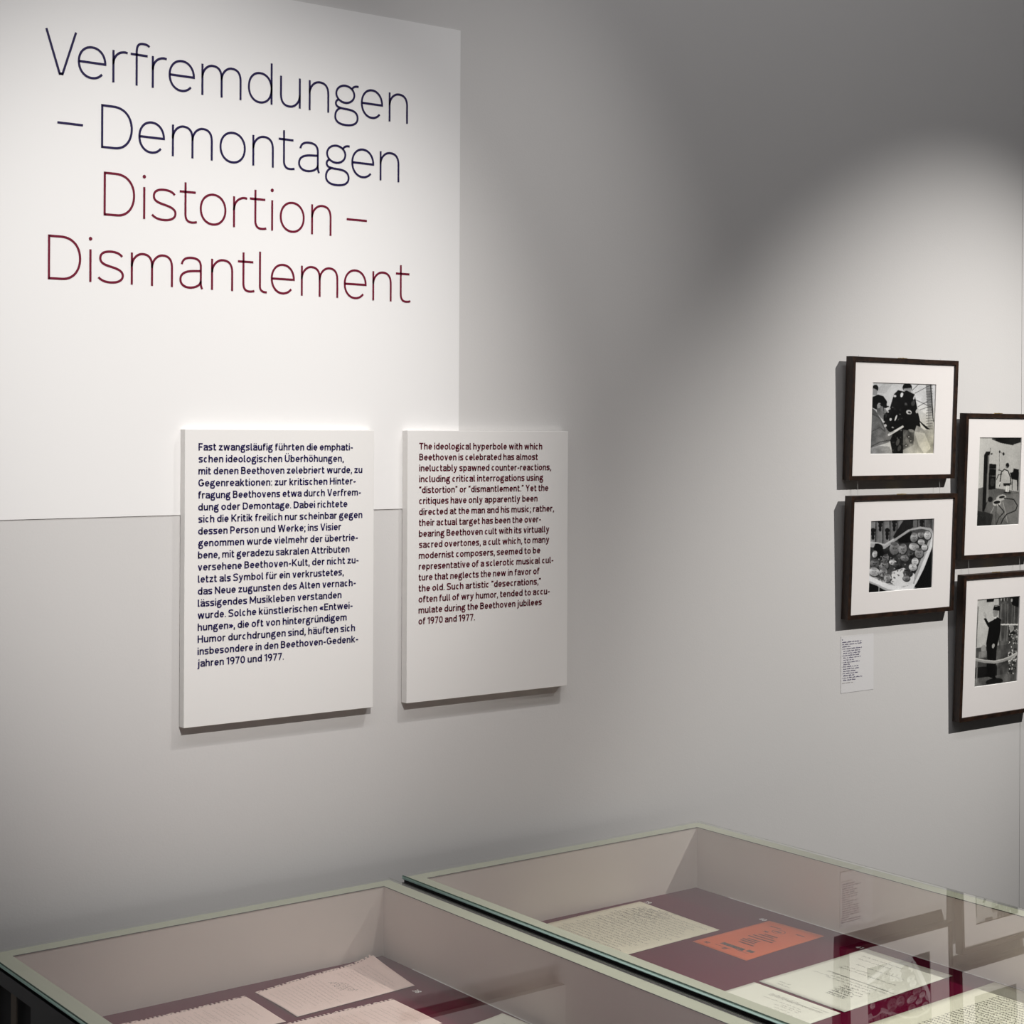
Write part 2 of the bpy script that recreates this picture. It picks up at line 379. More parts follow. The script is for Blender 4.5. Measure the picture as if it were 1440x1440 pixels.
# ------------------------------------------------------------------ the same grotesque in its heavier text weight
BW = dict(a=.78, b=.84, c=.74, d=.84, e=.82, f=.54, g=.86, h=.80, i=.20, j=.34, k=.80, l=.34, m=1.28, n=.80, o=.86, p=.84, q=.84, r=.54, s=.72, t=.54,
          u=.80, v=.80, w=1.22, y=.82, z=.72, A=1.06, B=.92, D=1.0, E=.82, F=.78, G=1.04, H=.98, K=1.0, M=1.22, N=1.0, P=.92, S=.90, T=.90, U=.96, V=1.02,
          W=1.52, Y=1.0)
BW.update({'1': .50, '9': .86, '7': .80, '0': .88, '-': .50, '.': .20, ',': .22, ';': .22, ':': .20, '“': .46, '”': .46, '«': .74, '»': .74, '3': .82, '8': .86, '4': .88})
UML = {'ä': 'a', 'ü': 'u', 'ö': 'o', 'Ü': 'U'}
def body_glyph(ch, h):
    A = 1.38; base = UML.get(ch, ch); W = BW[base]; L, Rr = h, W - h; T = 1 - h; At = A - h; m = W / 2
    dots = []
    if ch in UML:
        y = (1.30 if ch != 'Ü' else 1.66); dots = [(m - .19, y, .105), (m + .19, y, .105)]
    S = None
    if base in 'vVyw' or base in 'WAYKMNkzZ7EFTH14-' or base in '.,;:“”«»':
        top = 1.0 if base in 'vyw' else A
        if base in 'vV': S = [[(L, top), (m - .02, 0)], [(Rr, top), (m + .02, 0)]]
        elif base == 'y': S = [[(L, 1), (m, .02)], path([(Rr, 1), (m, .02)], bez((m, .02), (m - .08, -.26), (m - .16, -.32), (0, -.30), 6))]
        elif base in 'wW': S = [[(L, top), (W * .27, 0)], [(W * .27, 0), (m, top)], [(m, top), (W * .73, 0)], [(W * .73, 0), (Rr, top)]]
        elif base == 'A': S = [[(L, 0), (m, A)], [(Rr, 0), (m, A)], [(W * .22, .42), (W * .78, .42)]]
        elif base == 'Y': S = [[(L, A), (m, .60)], [(Rr, A), (m, .60)], [(m, .62), (m, 0)]]
        elif base == 'K': S = [[(L, 0), (L, A)], [(L, .48), (Rr, A)], [(W * .34, .72), (W - h * .8, 0)]]
        elif base == 'k': S = [[(L, 0), (L, A)], [(L, .38), (Rr, 1)], [(W * .36, .58), (W - h * .8, 0)]]
        elif base == 'M': S = [[(L, 0), (L, A)], [(Rr, 0), (Rr, A)], [(L, At), (m, .30)], [(m, .30), (Rr, At)]]
        elif base == 'N': S = [[(L, 0), (L, A)], [(Rr, 0), (Rr, A)], [(L, At), (Rr, h)]]
        elif base == 'z': S = [[(.02, T), (W - .02, T)], [(Rr, T), (L, h)], [(0, h), (W, h)]]
        elif base == '7': S = [[(0, At), (W, At)], [(Rr, At), (W * .34, 0)]]
        elif base == 'E': S = [[(L, 0), (L, A)], [(L, At), (W, At)], [(L, .72), (W * .9, .72)], [(L, h), (W, h)]]
        elif base == 'F': S = [[(L, 0), (L, A)], [(L, At), (W, At)], [(L, .66), (W * .9, .66)]]
        elif base == 'T': S = [[(0, At), (W, At)], [(m, 0), (m, At)]]
        elif base == 'H': S = [[(L, 0), (L, A)], [(Rr, 0), (Rr, A)], [(L, .72), (Rr, .72)]]
        elif base == '1': S = [[(Rr, 0), (Rr, A)], [(Rr, At), (0, 1.10)]]
        elif base == '4': S = [[(W * .72, 0), (W * .72, A)], [(W * .72, At), (L, .40)], [(L, .36), (W, .36)]]
        elif base == '-': S = [[(.02, .50), (W - .02, .50)]]
        elif base == '.': S, dots = [], [(m, .10, .115)]
        elif base == ':': S, dots = [], [(m, .10, .115), (m, .86, .115)]
        elif base == ',': S, dots = [[(m + .02, .08), (m - .05, -.24)]], [(m, .10, .115)]
        elif base == ';': S, dots = [[(m + .02, .08), (m - .05, -.24)]], [(m, .10, .115), (m, .86, .115)]
        elif base == '“': S, dots = [[(.10, 1.08), (.16, 1.36)], [(.34, 1.08), (.40, 1.36)]], [(.11, 1.10, .10), (.35, 1.10, .10)]
        elif base == '”': S, dots = [[(.12, 1.34), (.06, 1.06)], [(.36, 1.34), (.30, 1.06)]], [(.11, 1.30, .10), (.35, 1.30, .10)]
        elif base == '«': S = [path([(.36, .80), (.08, .48)], [(.08, .48), (.36, .16)]), path([(.68, .80), (.40, .48)], [(.40, .48), (.68, .16)])]
        elif base == '»': S = [path([(.06, .80), (.34, .48)], [(.34, .48), (.06, .16)]), path([(.38, .80), (.66, .48)], [(.66, .48), (.38, .16)])]
    elif base == 'b': S = [[(L, 0), (L, A)], arc(m, .5, m - h, .5 - h, 0, 360, 28, 2.2)]
    elif base == 'd': S = [[(Rr, 0), (Rr, A)], arc(m, .5, m - h, .5 - h, 0, 360, 28, 2.2)]
    elif base == 'p': S = [[(L, -.34), (L, 1)], arc(m, .5, m - h, .5 - h, 0, 360, 28, 2.2)]
    elif base == 'q': S = [[(Rr, -.34), (Rr, 1)], arc(m, .5, m - h, .5 - h, 0, 360, 28, 2.2)]
    elif base == 'h': S = [[(L, 0), (L, A)], glyph('n', W, h)[0][1]]
    elif base == 'c': S = [arc(m, .5, m - h, .5 - h, 48, 312, 26, 2.2)]
    elif base == 'j': S, dots = [path([(Rr - .02, 1), (Rr - .02, -.12)], bez((Rr - .02, -.12), (Rr - .02, -.30), (Rr - .1, -.32), (-.04, -.30), 6))], [(Rr - .02, 1.30, .12)]
    elif base == 'i': S, dots = [[(m, 0), (m, 1)]], [(m, 1.30, .12)]
    elif base == 'U': S = [path([(L, A), (L, .48)], arc(m, .48, m - h, .48 - h, 180, 360, 20), [(Rr, .48), (Rr, A)])]
    elif base == '0': S = [arc(m, A / 2, m - h, A / 2 - h, 0, 360, 30, 2.3)]
    elif base == '9': S = [arc(m, A - .44, m - h, .44 - h, 0, 360, 26), path(bez((Rr, A - .44), (Rr, .45), (W * .7, .12), (W * .36, 0), 8))]
    elif base == '8': S = [arc(m, A - .36, m - h - .03, .36 - h, 0, 360, 22), arc(m, .38, m - h, .38 - h, 0, 360, 22)]
    elif base == '3': S = [arc(m * .9, A - .36, m - h, .36 - h, 130, -90, 18), arc(m * .9, .38, m - h, .38 - h, 90, -140, 18)]
    elif base == 'P': S = [[(L, 0), (L, A)], path([(L, At), (W * .5, At)], bez((W * .5, At), (Rr + .06, At), (Rr + .06, .56), (W * .5, .56), 12), [(W * .5, .56), (L, .56)])]
    elif base == 'B': S = [[(L, 0), (L, A)], path([(L, At), (W * .5, At)], bez((W * .5, At), (Rr + .02, At), (Rr + .02, .74), (W * .5, .74), 10), [(W * .5, .74), (L, .74)]),
                           path([(L, .74), (W * .55, .74)], bez((W * .55, .74), (Rr + .08, .74), (Rr + .08, h), (W * .55, h), 10), [(W * .55, h), (L, h)])]
    elif base == 'G': S = [path(arc(m, A / 2, m - h, A / 2 - h, 42, 345, 30, 2.15), [(Rr, .56), (W * .56, .62)]), [(Rr, .62), (Rr, .30)], [(W * .55, .64), (W - .02, .64)]]
    elif base == 'S':
        S = [[(x * W / .72, y * A) for x, y in st] for st in glyph('s', .72, h / A)[0]]
    if S is None:
        S, d2 = glyph(base, W, h); dots = dots or d2
    return S, dots, W

def set_line(body, h=.118, sp=.150):
    """one line in x-height units -> verts, faces"""
    V, Fc = [], []; x = 0
    for ch in body:
        if ch == ' ': x += .34; continue
        S, dots, W = body_glyph(ch, h)
        v, f = ribbons(S, h)
        for cx, cy, r in dots:
            b = len(v); v = v + [Vector((cx + r * math.cos(math.tau * i / 8), cy + r * math.sin(math.tau * i / 8))) for i in range(8)]
            f = f + [tuple(range(b, b + 8))]
        b = len(V); V += [(p.x + x, p.y, 0) for p in v]; Fc += [tuple(b + i for i in q) for q in f]
        x += W + sp
    return V, Fc
def text_verts(body, size, bold):
    V, Fc = set_line(body)
    k = size * .53
    return [(a * k, b * k, 0) for a, b, c in V], Fc

def text_block(name, lines, widths, z0, pitch, x0, y, size, bold, m, parent, off, drift=0.0):
    VV = []; FF = []
    for i, (t, wd) in enumerate(zip(lines, widths)):
        V, Fc = text_verts(t, size, bold)
        a = min(v[0] for v in V); b = max(v[0] for v in V)
        k = wd / (b - a); base = len(VV)
        VV += [(x0 + (v[0] - a) * k - off[0], y - off[1], z0 - i * pitch + v[1] - drift * (v[0] - a) - off[2]) for v in V]
        FF += [tuple(base + j for j in f) for f in Fc]
    return mesh_obj(name, VV, FF, m, parent)

GER = ["Fast zwangsläufig führten die emphati-", "schen ideologischen Überhöhungen,", "mit denen Beethoven zelebriert wurde, zu",
 "Gegenreaktionen: zur kritischen Hinter-", "fragung Beethovens etwa durch Verfrem-", "dung oder Demontage. Dabei richtete",
 "sich die Kritik freilich nur scheinbar gegen", "dessen Person und Werke; ins Visier", "genommen wurde vielmehr der übertrie-",
 "bene, mit geradezu sakralen Attributen", "versehene Beethoven-Kult, der nicht zu-", "letzt als Symbol für ein verkrustetes,",
 "das Neue zugunsten des Alten vernach-", "lässigendes Musikleben verstanden", "wurde. Solche künstlerischen «Entwei-",
 "hungen», die oft von hintergründigem", "Humor durchdrungen sind, häuften sich", "insbesondere in den Beethoven-Gedenk-", "jahren 1970 und 1977."]
GW = [0.3259, 0.3058, 0.3475, 0.3326, 0.3445, 0.3142, 0.348, 0.3007, 0.338, 0.3195, 0.3399, 0.307, 0.3337, 0.302, 0.327, 0.3138, 0.3326, 0.3397, 0.1772]
ENG = ["The ideological hyperbole with which", "Beethoven is celebrated has almost", "ineluctably spawned counter-reactions,",
 "including critical interrogations using", "“distortion” or “dismantlement.” Yet the", "critiques have only apparently been",
 "directed at the man and his music; rather,", "their actual target has been the over-", "bearing Beethoven cult with its virtually",
 "sacred overtones, a cult which, to many", "modernist composers, seemed to be", "representative of a sclerotic musical cul-",
 "ture that neglects the new in favor of", "the old. Such artistic “desecrations,”", "often full of wry humor, tended to accu-",
 "mulate during the Beethoven jubilees", "of 1970 and 1977."]
EW = [0.3088, 0.2975, 0.3328, 0.3115, 0.3255, 0.2968, 0.3409, 0.3063, 0.3284, 0.3285, 0.3049, 0.3398, 0.3035, 0.3071, 0.3303, 0.3096, 0.1375]
for (x0, x1, lines, widths, tx, tz, pitch, mt, label) in (
    (1.3612, 1.7620, GER, GW, 1.3875, 1.7142, .0217, M_BLUETXT, 'white text panel with dark blue German text, the left one'),
    (1.8398, 2.2455, ENG, EW, 1.8670, 1.7148, .0216, M_REDTXT, 'white text panel with dark red English text, the right one')):
    off = ((x0 + x1) / 2, YW - .0024, 1.2155)
    root = empty('text_panel', off, label, 'sign')
    boxobj('board', x0, x1, YW - .0206, YW - .0024, 1.2155, 1.7520, M_PANEL, root, off, .0006)
    text_block('printed_text', lines, widths, tz, pitch, tx, YW - .0212, .0180, 1, mt, root, off, .003)

# ------------------------------------------------------------------ photographs painted in numpy (flat prints)
class Paint:
    def __init__(s, quad, W, H, bg):
        (tl, tr, br, bl) = [np.array(q, float) for q in quad]
        u, v = np.meshgrid((np.arange(W) + .5) / W, (np.arange(H) + .5) / H)
        u = u[..., None]; v = v[..., None]
        P = tl * (1 - u) * (1 - v) + tr * u * (1 - v) + br * u * v + bl * (1 - u) * v
        s.X, s.Y = P[..., 0], P[..., 1]; s.W, s.H = W, H
        s.a = np.full((H, W), float(bg))
        n = np.zeros((H, W))
        for k in (4, 8, 16, 32):
            g = rng.random((k + 2, k + 2)); gy = np.linspace(0, k, H); gx = np.linspace(0, k, W)
            iy, ix = gy.astype(int), gx.astype(int); fy, fx = (gy - iy)[:, None], (gx - ix)[None]
            n += (g[np.ix_(iy, ix)] * (1 - fy) * (1 - fx) + g[np.ix_(iy + 1, ix)] * fy * (1 - fx) + g[np.ix_(iy, ix + 1)] * (1 - fy) * fx + g[np.ix_(iy + 1, ix + 1)] * fy * fx - .5) / k ** .5
        s.n = n
    def blend(s, m, val, al=1.0, nz=0.0):
        v = val + s.n * nz
        s.a = np.where(m, s.a * (1 - al) + v * al, s.a)
    def poly(s, pts, val, al=1.0, nz=0.0):
        m = np.zeros(s.X.shape, bool); n = len(pts); j = n - 1
        for i in range(n):
            xi, yi = pts[i]; xj, yj = pts[j]
            if yi != yj:
                m ^= ((yi > s.Y) != (yj > s.Y)) & (s.X < (xj - xi) * (s.Y - yi) / (yj - yi) + xi)
            j = i
        s.blend(m, val, al, nz); return s
    def ell(s, cx, cy, rx, ry, val, rot=0, al=1.0, nz=0.0, shade=0.0):
        t = math.radians(rot); dx, dy = s.X - cx, s.Y - cy
        a = (dx * math.cos(t) + dy * math.sin(t)) / rx; b = (-dx * math.sin(t) + dy * math.cos(t)) / ry
        m = a * a + b * b < 1
        v = val - shade * (.4 * a + .6 * b)
        s.a = np.where(m, s.a * (1 - al) + (v + s.n * nz) * al, s.a); return s
    def line(s, pts, wd, val, al=1.0):
        m = np.zeros(s.X.shape, bool)
        for (x0, y0), (x1, y1) in zip(pts[:-1], pts[1:]):
            dx, dy = x1 - x0, y1 - y0; L2 = dx * dx + dy * dy + 1e-9
            t = np.clip(((s.X - x0) * dx + (s.Y - y0) * dy) / L2, 0, 1)
            m |= (s.X - x0 - t * dx) ** 2 + (s.Y - y0 - t * dy) ** 2 < (wd / 2) ** 2
        s.blend(m, val, al); return s
    def done(s, warm=0.0):
        a = s.a + s.n * .10 + rng.normal(0, .035, s.a.shape)
        a = (a - .5) * 1.08 + .48
        for ax in (0, 1): a = (np.roll(a, 1, ax) + 4 * a + np.roll(a, -1, ax)) / 6
        a = np.clip(a, .0, 1)
        lin = np.where(a < .04045, a / 12.92, ((a + .055) / 1.055) ** 2.4)
        w_ = warm if np.isscalar(warm) else np.asarray(warm)
        return np.stack([lin * .88 + .004, (lin * .88 + .004) * (1 - .06 * w_), (lin * .88 + .004) * (1 - .28 * w_), np.ones_like(lin)], -1)

def photo_mesh(name, img, x0, x1, z0, z1, y, parent):
    H, W = img.shape[:2]
    xs = np.linspace(x0, x1, W + 1); zs = np.linspace(z1, z0, H + 1)
    V = np.stack([np.tile(xs, H + 1), np.full((H + 1) * (W + 1), y), np.repeat(zs, W + 1)], -1)
    i, j = np.meshgrid(np.arange(H), np.arange(W), indexing='ij')
    a = (i * (W + 1) + j).ravel()
    Fc = np.stack([a, a + W + 1, a + W + 2, a + 1], -1)
    me = bpy.data.meshes.new(name)
    me.vertices.add(len(V)); me.vertices.foreach_set('co', V.ravel())
    me.loops.add(Fc.size); me.loops.foreach_set('vertex_index', Fc.ravel())
    me.polygons.add(len(Fc)); me.polygons.foreach_set('loop_start', np.arange(0, Fc.size, 4))
    me.update(calc_edges=True)
    at = me.color_attributes.new('print', 'FLOAT_COLOR', 'CORNER')
    at.data.foreach_set('color', np.repeat(img.reshape(-1, 4), 4, 0).ravel())
    me.materials.append(M_PRINT)
    o = bpy.data.objects.new(name, me); col.objects.link(o); o.parent = parent
    return o

M_PRINT = bpy.data.materials.new('silver_print'); M_PRINT.use_nodes = True
_nt = M_PRINT.node_tree; _b = _nt.nodes['Principled BSDF']; _b.inputs['Roughness'].default_value = .5
_b.inputs['Specular IOR Level'].default_value = .1
_ca = _nt.nodes.new('ShaderNodeVertexColor'); _ca.layer_name = 'print'
_nt.links.new(_ca.outputs[0], _b.inputs['Base Color'])

def photo_camera():
    p = Paint([(395, 328), (1005, 340), (985, 1015), (378, 1015)], 240, 176, .80)
    for i in range(9): p.line([(400 + i * 14, 430), (520 + i * 9, 330)], 3, .62)
    p.poly([(770, 330), (1010, 330), (1010, 700), (810, 560)], .86, nz=.1)
    p.poly([(905, 330), (965, 330), (985, 620), (990, 1015), (930, 1015), (930, 620)], .62, nz=.3)
    for y in range(360, 780, 26): p.line([(915, y), (975, y - 6)], 5, .38)
    p.line([(955, 345), (985, 700)], 9, .2)
    for a_, b_ in (((770, 405), (840, 340)), ((800, 430), (950, 350)), ((830, 560), (970, 480)), ((850, 590), (975, 545)), ((760, 470), (960, 560))): p.line([a_, b_], 5, .35)
    p.poly([(780, 770), (850, 720), (1000, 800), (990, 1020), (640, 1020), (700, 930)], .66, nz=.4)
    p.poly([(800, 800), (900, 815), (960, 960), (900, 1020), (840, 930)], .80, nz=.3)
    p.poly([(690, 770), (800, 770), (790, 930), (690, 975)], .42, nz=.8)
    for c in ((745, 850), (765, 890), (720, 935)): p.ell(*c, 14, 16, .2); p.ell(*c, 7, 8, .7)
    # standing man behind the camera, camera body
    p.ell(727, 375, 45, 42, .06); p.poly([(690, 385), (765, 375), (765, 420), (700, 430)], .55, nz=.3)
    p.poly([(600, 440), (640, 400), (700, 415), (720, 402), (800, 440), (830, 600), (855, 700), (955, 780), (900, 770), (820, 740), (800, 800), (640, 770), (560, 690), (555, 600)], .055, nz=.05)
    p.poly([(560, 600), (690, 740), (690, 1015), (590, 1015), (560, 850)], .07, nz=.2)
    for x, y, rx, ry, v in ((610, 458, 14, 12, .8), (675, 445, 14, 24, .85), (715, 535, 14, 14, .30), (785, 525, 18, 28, .28), (745, 612, 28, 22, .78), (750, 615, 14, 10, .2), (795, 470, 8, 22, .8), (520, 740, 16, 16, .7), (770, 790, 30, 14, .55), (640, 900, 16, 34, .35), (655, 960, 16, 30, .3), (570, 680, 16, 16, .8), (620, 668, 9, 34, .85), (825, 600, 14, 24, .75)):
        p.ell(x, y, rx, ry, v, 15)
    for q in range(26):
        p.ell(rng.uniform(560, 700), rng.uniform(560, 1000), rng.uniform(4, 9), rng.uniform(4, 9), rng.uniform(.1, .6))
    p.poly([(850, 705), (880, 740), (920, 780), (900, 785), (860, 760)], .85)
    # kneeling man at the left
    p.ell(425, 385, 28, 34, .08); p.poly([(400, 380), (440, 400), (440, 450), (400, 450)], .6)
    p.poly([(395, 470), (450, 445), (500, 460), (535, 510), (530, 560), (480, 560), (440, 590), (398, 570)], .05)
    p.poly([(440, 540), (500, 560), (535, 600), (530, 690), (490, 680), (440, 620)], .50, nz=.3)
    p.ell(460, 548, 16, 26, .62, 10); p.line([(470, 540), (550, 560)], 10, .08)
    p.poly([(380, 560), (430, 600), (500, 720), (560, 800), (590, 830), (560, 900), (470, 930), (380, 960)], .44, nz=.35)
    p.poly([(380, 960), (470, 935), (560, 945), (590, 1015), (378, 1015)], .60, nz=.3)
    p.line([(400, 630), (470, 670), (520, 790)], 8, .3); p.line([(390, 800), (470, 760), (520, 800)], 6, .28); p.line([(385, 945), (470, 900), (570, 880)], 7, .22)
    p.poly([(505, 640), (560, 585), (625, 600), (650, 760), (600, 830), (545, 790), (500, 715)], .07, nz=.25)
    for x, y, rx, ry, v in ((520, 742, 14, 14, .75), (570, 682, 12, 14, .8), (620, 668, 8, 30, .85), (560, 580, 8, 10, .7), (545, 610, 8, 9, .7), (505, 705, 10, 9, .8), (590, 760, 12, 8, .6)): p.ell(x, y, rx, ry, v, 20)
    p.line([(470, 520), (500, 560), (505, 600)], 5, .15); p.ell(520, 560, 20, 14, .10); p.line([(500, 620), (530, 640), (525, 665)], 6, .3)
    p.line([(555, 830), (685, 752)], 22, .86); p.line([(560, 815), (600, 800)], 14, .7)
    m = np.clip((p.X - 400) / 600, 0, 1) * np.clip((p.Y - 500) / 400, 0, 1)
    return p.done(m)

def photo_tub():
    p = Paint([(388, 290), (988, 268), (968, 930), (370, 985)], 240, 176, .42)
    for i in range(9):
        x = 388 + i * 66
        p.poly([(x, 270), (x + 50, 270), (x + 45, 520), (x - 5, 520)], .62 - .035 * i, nz=.3)
        p.line([(x + 50, 270), (x + 46, 520)], 7, .12)
        for dy in (0, 34, 70): p.ell(x + 24, (300 if i % 2 else 380) + dy, 22 - dy * .12, 22, .12)
    p.poly([(700, 280), (790, 280), (790, 350), (620, 470), (600, 440)], .14)
    # enamel tub
    p.poly([(370, 480), (520, 515), (600, 470), (740, 375), (860, 345), (960, 360), (990, 400), (990, 520), (960, 620), (850, 900), (790, 920), (650, 960), (540, 965), (370, 880)], .70)
    p.poly([(520, 560), (640, 470), (760, 385), (870, 365), (950, 385), (960, 430), (850, 700), (780, 880), (600, 900), (500, 860), (378, 800), (375, 540)], .30, nz=.5)
    p.poly([(640, 470), (770, 390), (800, 420), (770, 500), (660, 500)], .05)
    p.poly([(590, 780), (700, 740), (810, 800), (790, 900), (640, 930), (580, 880)], .90)
    p.line([(990, 420), (968, 520), (880, 740), (820, 890)], 32, .90); p.line([(372, 840), (560, 925), (700, 950), (800, 915)], 44, .93)
    p.line([(375, 500), (440, 500), (520, 520), (600, 470)], 16, .80)
    p.poly([(985, 520), (968, 935), (800, 930), (830, 880), (900, 740)], .04)
    p.poly([(370, 885), (450, 915), (540, 968), (370, 990)], .04); p.line([(470, 930), (470, 985)], 10, .6)
    heads = [(800, 450, 36, 46, .62), (865, 425, 32, 30, .55), (930, 430, 34, 40, .80), (870, 495, 34, 28, .78), (800, 540, 50, 36, .80), (850, 600, 42, 46, .66), (615, 555, 48, 60, .60),
             (690, 560, 40, 52, .60), (810, 680, 34, 36, .86), (790, 735, 40, 34, .85), (900, 545, 30, 30, .85), (600, 690, 38, 26, .88), (640, 715, 36, 26, .35), (740, 790, 44, 32, .35), (725, 840, 34, 26, .55), (430, 700, 42, 42, .45), (425, 780, 48, 42, .78),
             (530, 650, 32, 40, .62), (520, 720, 40, 40, .50), (510, 790, 40, 46, .55), (550, 840, 34, 40, .60), (710, 650, 40, 30, .55), (770, 620, 28, 24, .3), (460, 550, 40, 40, .08), (430, 610, 24, 34, .85), (480, 600, 26, 40, .12)]
    for x, y, rx, ry, v in heads: p.ell(x + 3, y + 5, rx + 4, ry + 4, .1, 10, al=.8); p.ell(x, y, rx, ry, v, 12, nz=.5, shade=.22); p.ell(x - rx * .25, y, rx * .16, ry * .10, v - .3); p.ell(x + rx * .3, y, rx * .16, ry * .10, v - .3); p.line([(x, y), (x + rx * .1, y + ry * .3)], 5, v - .18); p.line([(x - rx * .2, y + ry * .5), (x + rx * .3, y + ry * .5)], 5, v - .3); p.ell(x - rx * .1, y - ry * .75, rx * .7, ry * .3, v - .2, 10, al=.7, nz=.6)
    for q in range(70):
        x, y = rng.uniform(460, 620), rng.uniform(600, 880); p.ell(x, y, 7, 7, rng.uniform(.1, .9), al=.75)
    for q in range(30):
        x, y = rng.uniform(640, 800), rng.uniform(600, 820); p.ell(x, y, 6, 6, rng.uniform(.05, .85), al=.75)
    return p.done(0)

def photo_studio():
    p = Paint([(275, 255), (617, 262), (597, 962), (252, 976)], 170, 224, .80)
    p.a = .80 - np.clip((p.X - 250) / 400, 0, 1) * .10
    p.poly([(370, 258), (620, 262), (617, 300), (550, 318), (450, 300)], .10, nz=.3); p.line([(380, 270), (450, 300), (550, 320)], 6, .05)
    p.poly([(255, 670), (330, 655), (610, 700), (600, 980), (250, 980)], .42, nz=.15)
    p.poly([(255, 850), (330, 860), (390, 880), (370, 976), (250, 980)], .22, nz=.1)
    p.poly([(460, 730), (610, 710), (600, 960), (520, 960), (400, 850)], .48, nz=.1)
    p.poly([(315, 400), (330, 372), (365, 372), (358, 400), (340, 780), (315, 860), (300, 850)], .10); p.poly([(345, 400), (356, 400), (350, 760), (330, 790)], .5)
    p.poly([(357, 470), (413, 476), (408, 675), (350, 678)], .10, nz=.2)
    p.line([(360, 510), (412, 512)], 5, .5); p.line([(360, 568), (412, 570)], 5, .5); p.ell(382, 620, 18, 34, .24)
    p.line([(437, 375), (440, 520)], 3, .45); p.ell(440, 374, 6, 10, .1); p.ell(472, 392, 8, 12, .15); p.line([(440, 374), (472, 392)], 3, .3); p.line([(365, 345), (362, 372)], 3, .2); p.ell(374, 390, 9, 6, .2)
    p.poly([(527, 545), (552, 540), (556, 510), (600, 520), (600, 600), (597, 690), (588, 690), (585, 605), (540, 595)], .05)
    p.poly([(475, 530), (520, 530), (525, 640), (515, 700), (490, 700), (470, 620)], .82, nz=.2); p.ell(505, 485, 14, 20, .08); p.ell(498, 500, 6, 8, .5)
    p.line([(440, 650), (455, 540), (480, 515), (510, 530), (530, 580), (535, 640)], 7, .08); p.line([(415, 600), (430, 560), (460, 555)], 5, .1); p.line([(430, 520), (460, 530)], 5, .1)
    p.poly([(470, 630), (530, 630), (525, 650), (475, 650)], .15); p.line([(500, 650), (498, 695)], 8, .9); p.line([(512, 650), (514, 695)], 8, .9); p.line([(480, 702), (530, 706)], 8, .08)
    p.line([(545, 600), (545, 680)], 5, .2); p.line([(430, 655), (445, 620)], 8, .85)
    p.ell(455, 745, 42, 24, .72, -18); p.ell(420, 785, 36, 26, .74, -15); p.ell(460, 740, 24, 9, .12, -10); p.ell(420, 782, 28, 12, .08, -8)
    p.ell(365, 758, 20, 22, .12); p.line([(415, 800), (412, 965)], 4, .2); p.line([(470, 780), (510, 950)], 4, .7); p.line([(430, 800), (480, 860), (445, 900)], 7, .12)
    p.line([(480, 750), (560, 760), (590, 810), (575, 850), (500, 880), (470, 920), (455, 955)], 7, .10); p.line([(440, 900), (415, 962)], 5, .15)
    p.line([(395, 820), (370, 870)], 5, .65)
    return p.done(.3)

def photo_captain():
    p = Paint([(262, 300), (600, 277), (590, 972), (247, 1020)], 170, 224, .74)
    p.poly([(250, 300), (450, 290), (440, 700), (250, 700)], .80, nz=.05); p.line([(272, 360), (262, 690)], 6, .35)
    p.poly([(435, 285), (605, 275), (600, 640), (440, 700)], .40, nz=.3)
    for i in range(9): p.line([(455 + i * 18, 340), (452 + i * 18, 640)], 5, (.62, .25, .5)[i % 3], al=.8)
    p.poly([(520, 280), (605, 276), (603, 372), (545, 350)], .05); p.poly([(340, 296), (398, 294), (395, 318), (340, 322)], .10)
    for q in range(8): p.ell(455 + q * 12, 300 + rng.uniform(-8, 16), 7, 14, rng.uniform(.1, .8))
    p.line([(450, 508), (600, 510)], 12, .92)
    p.poly([(250, 700), (600, 660), (600, 980), (245, 1025)], .34, nz=.3); p.poly([(250, 860), (430, 840), (430, 940), (250, 960)], .12)
    p.poly([(250, 950), (590, 900), (590, 975), (247, 1022)], .40, nz=.3); p.ell(410, 975, 70, 28, .12, -8)
    p.ell(320, 705, 20, 32, .66); p.poly([(282, 730), (345, 720), (345, 775), (282, 780)], .55, nz=.3); p.line([(270, 810), (268, 980)], 8, .6)
    # glittering costume at the right
    p.poly([(520, 560), (560, 515), (595, 560), (597, 900), (540, 910), (520, 760)], .35, nz=.5)
    for q in range(150): p.ell(rng.uniform(520, 595), rng.uniform(520, 910), 4.5, 5.5, rng.choice([.08, .2, .8, .95]))
    p.ell(543, 540, 20, 26, .7, nz=.3); p.ell(555, 580, 26, 10, .15)
    # captain
    p.poly([(395, 470), (420, 445), (455, 465), (452, 560), (435, 650), (425, 700), (422, 790), (418, 940), (395, 945), (345, 930), (350, 760), (340, 660), (355, 560), (365, 500)], .045)
    p.poly([(318, 458), (335, 452), (355, 490), (395, 470), (385, 520), (355, 530)], .045)
    p.ell(410, 410, 20, 38, .62, 0, nz=.2); p.poly([(395, 450), (430, 440), (412, 462)], .9)
    p.poly([(390, 385), (400, 350), (440, 350), (446, 385), (440, 395), (395, 388)], .06); p.line([(392, 386), (444, 380)], 6, .03); p.line([(402, 358), (440, 352)], 5, .8)
    p.ell(328, 428, 9, 26, .7, -12); p.line([(326, 405), (324, 425)], 6, .75); p.ell(397, 682, 11, 20, .72, 10)
    p.ell(358, 925, 30, 10, .03); p.ell(408, 945, 14, 14, .03)
    p.line([(250, 790), (330, 808), (410, 815), (480, 800), (540, 775), (592, 745)], 26, .66); p.line([(250, 783), (330, 800), (410, 806), (480, 792), (540, 768), (592, 738)], 8, .84)
    p.line([(540, 800), (595, 745)], 12, .75)
    return p.done(.25)

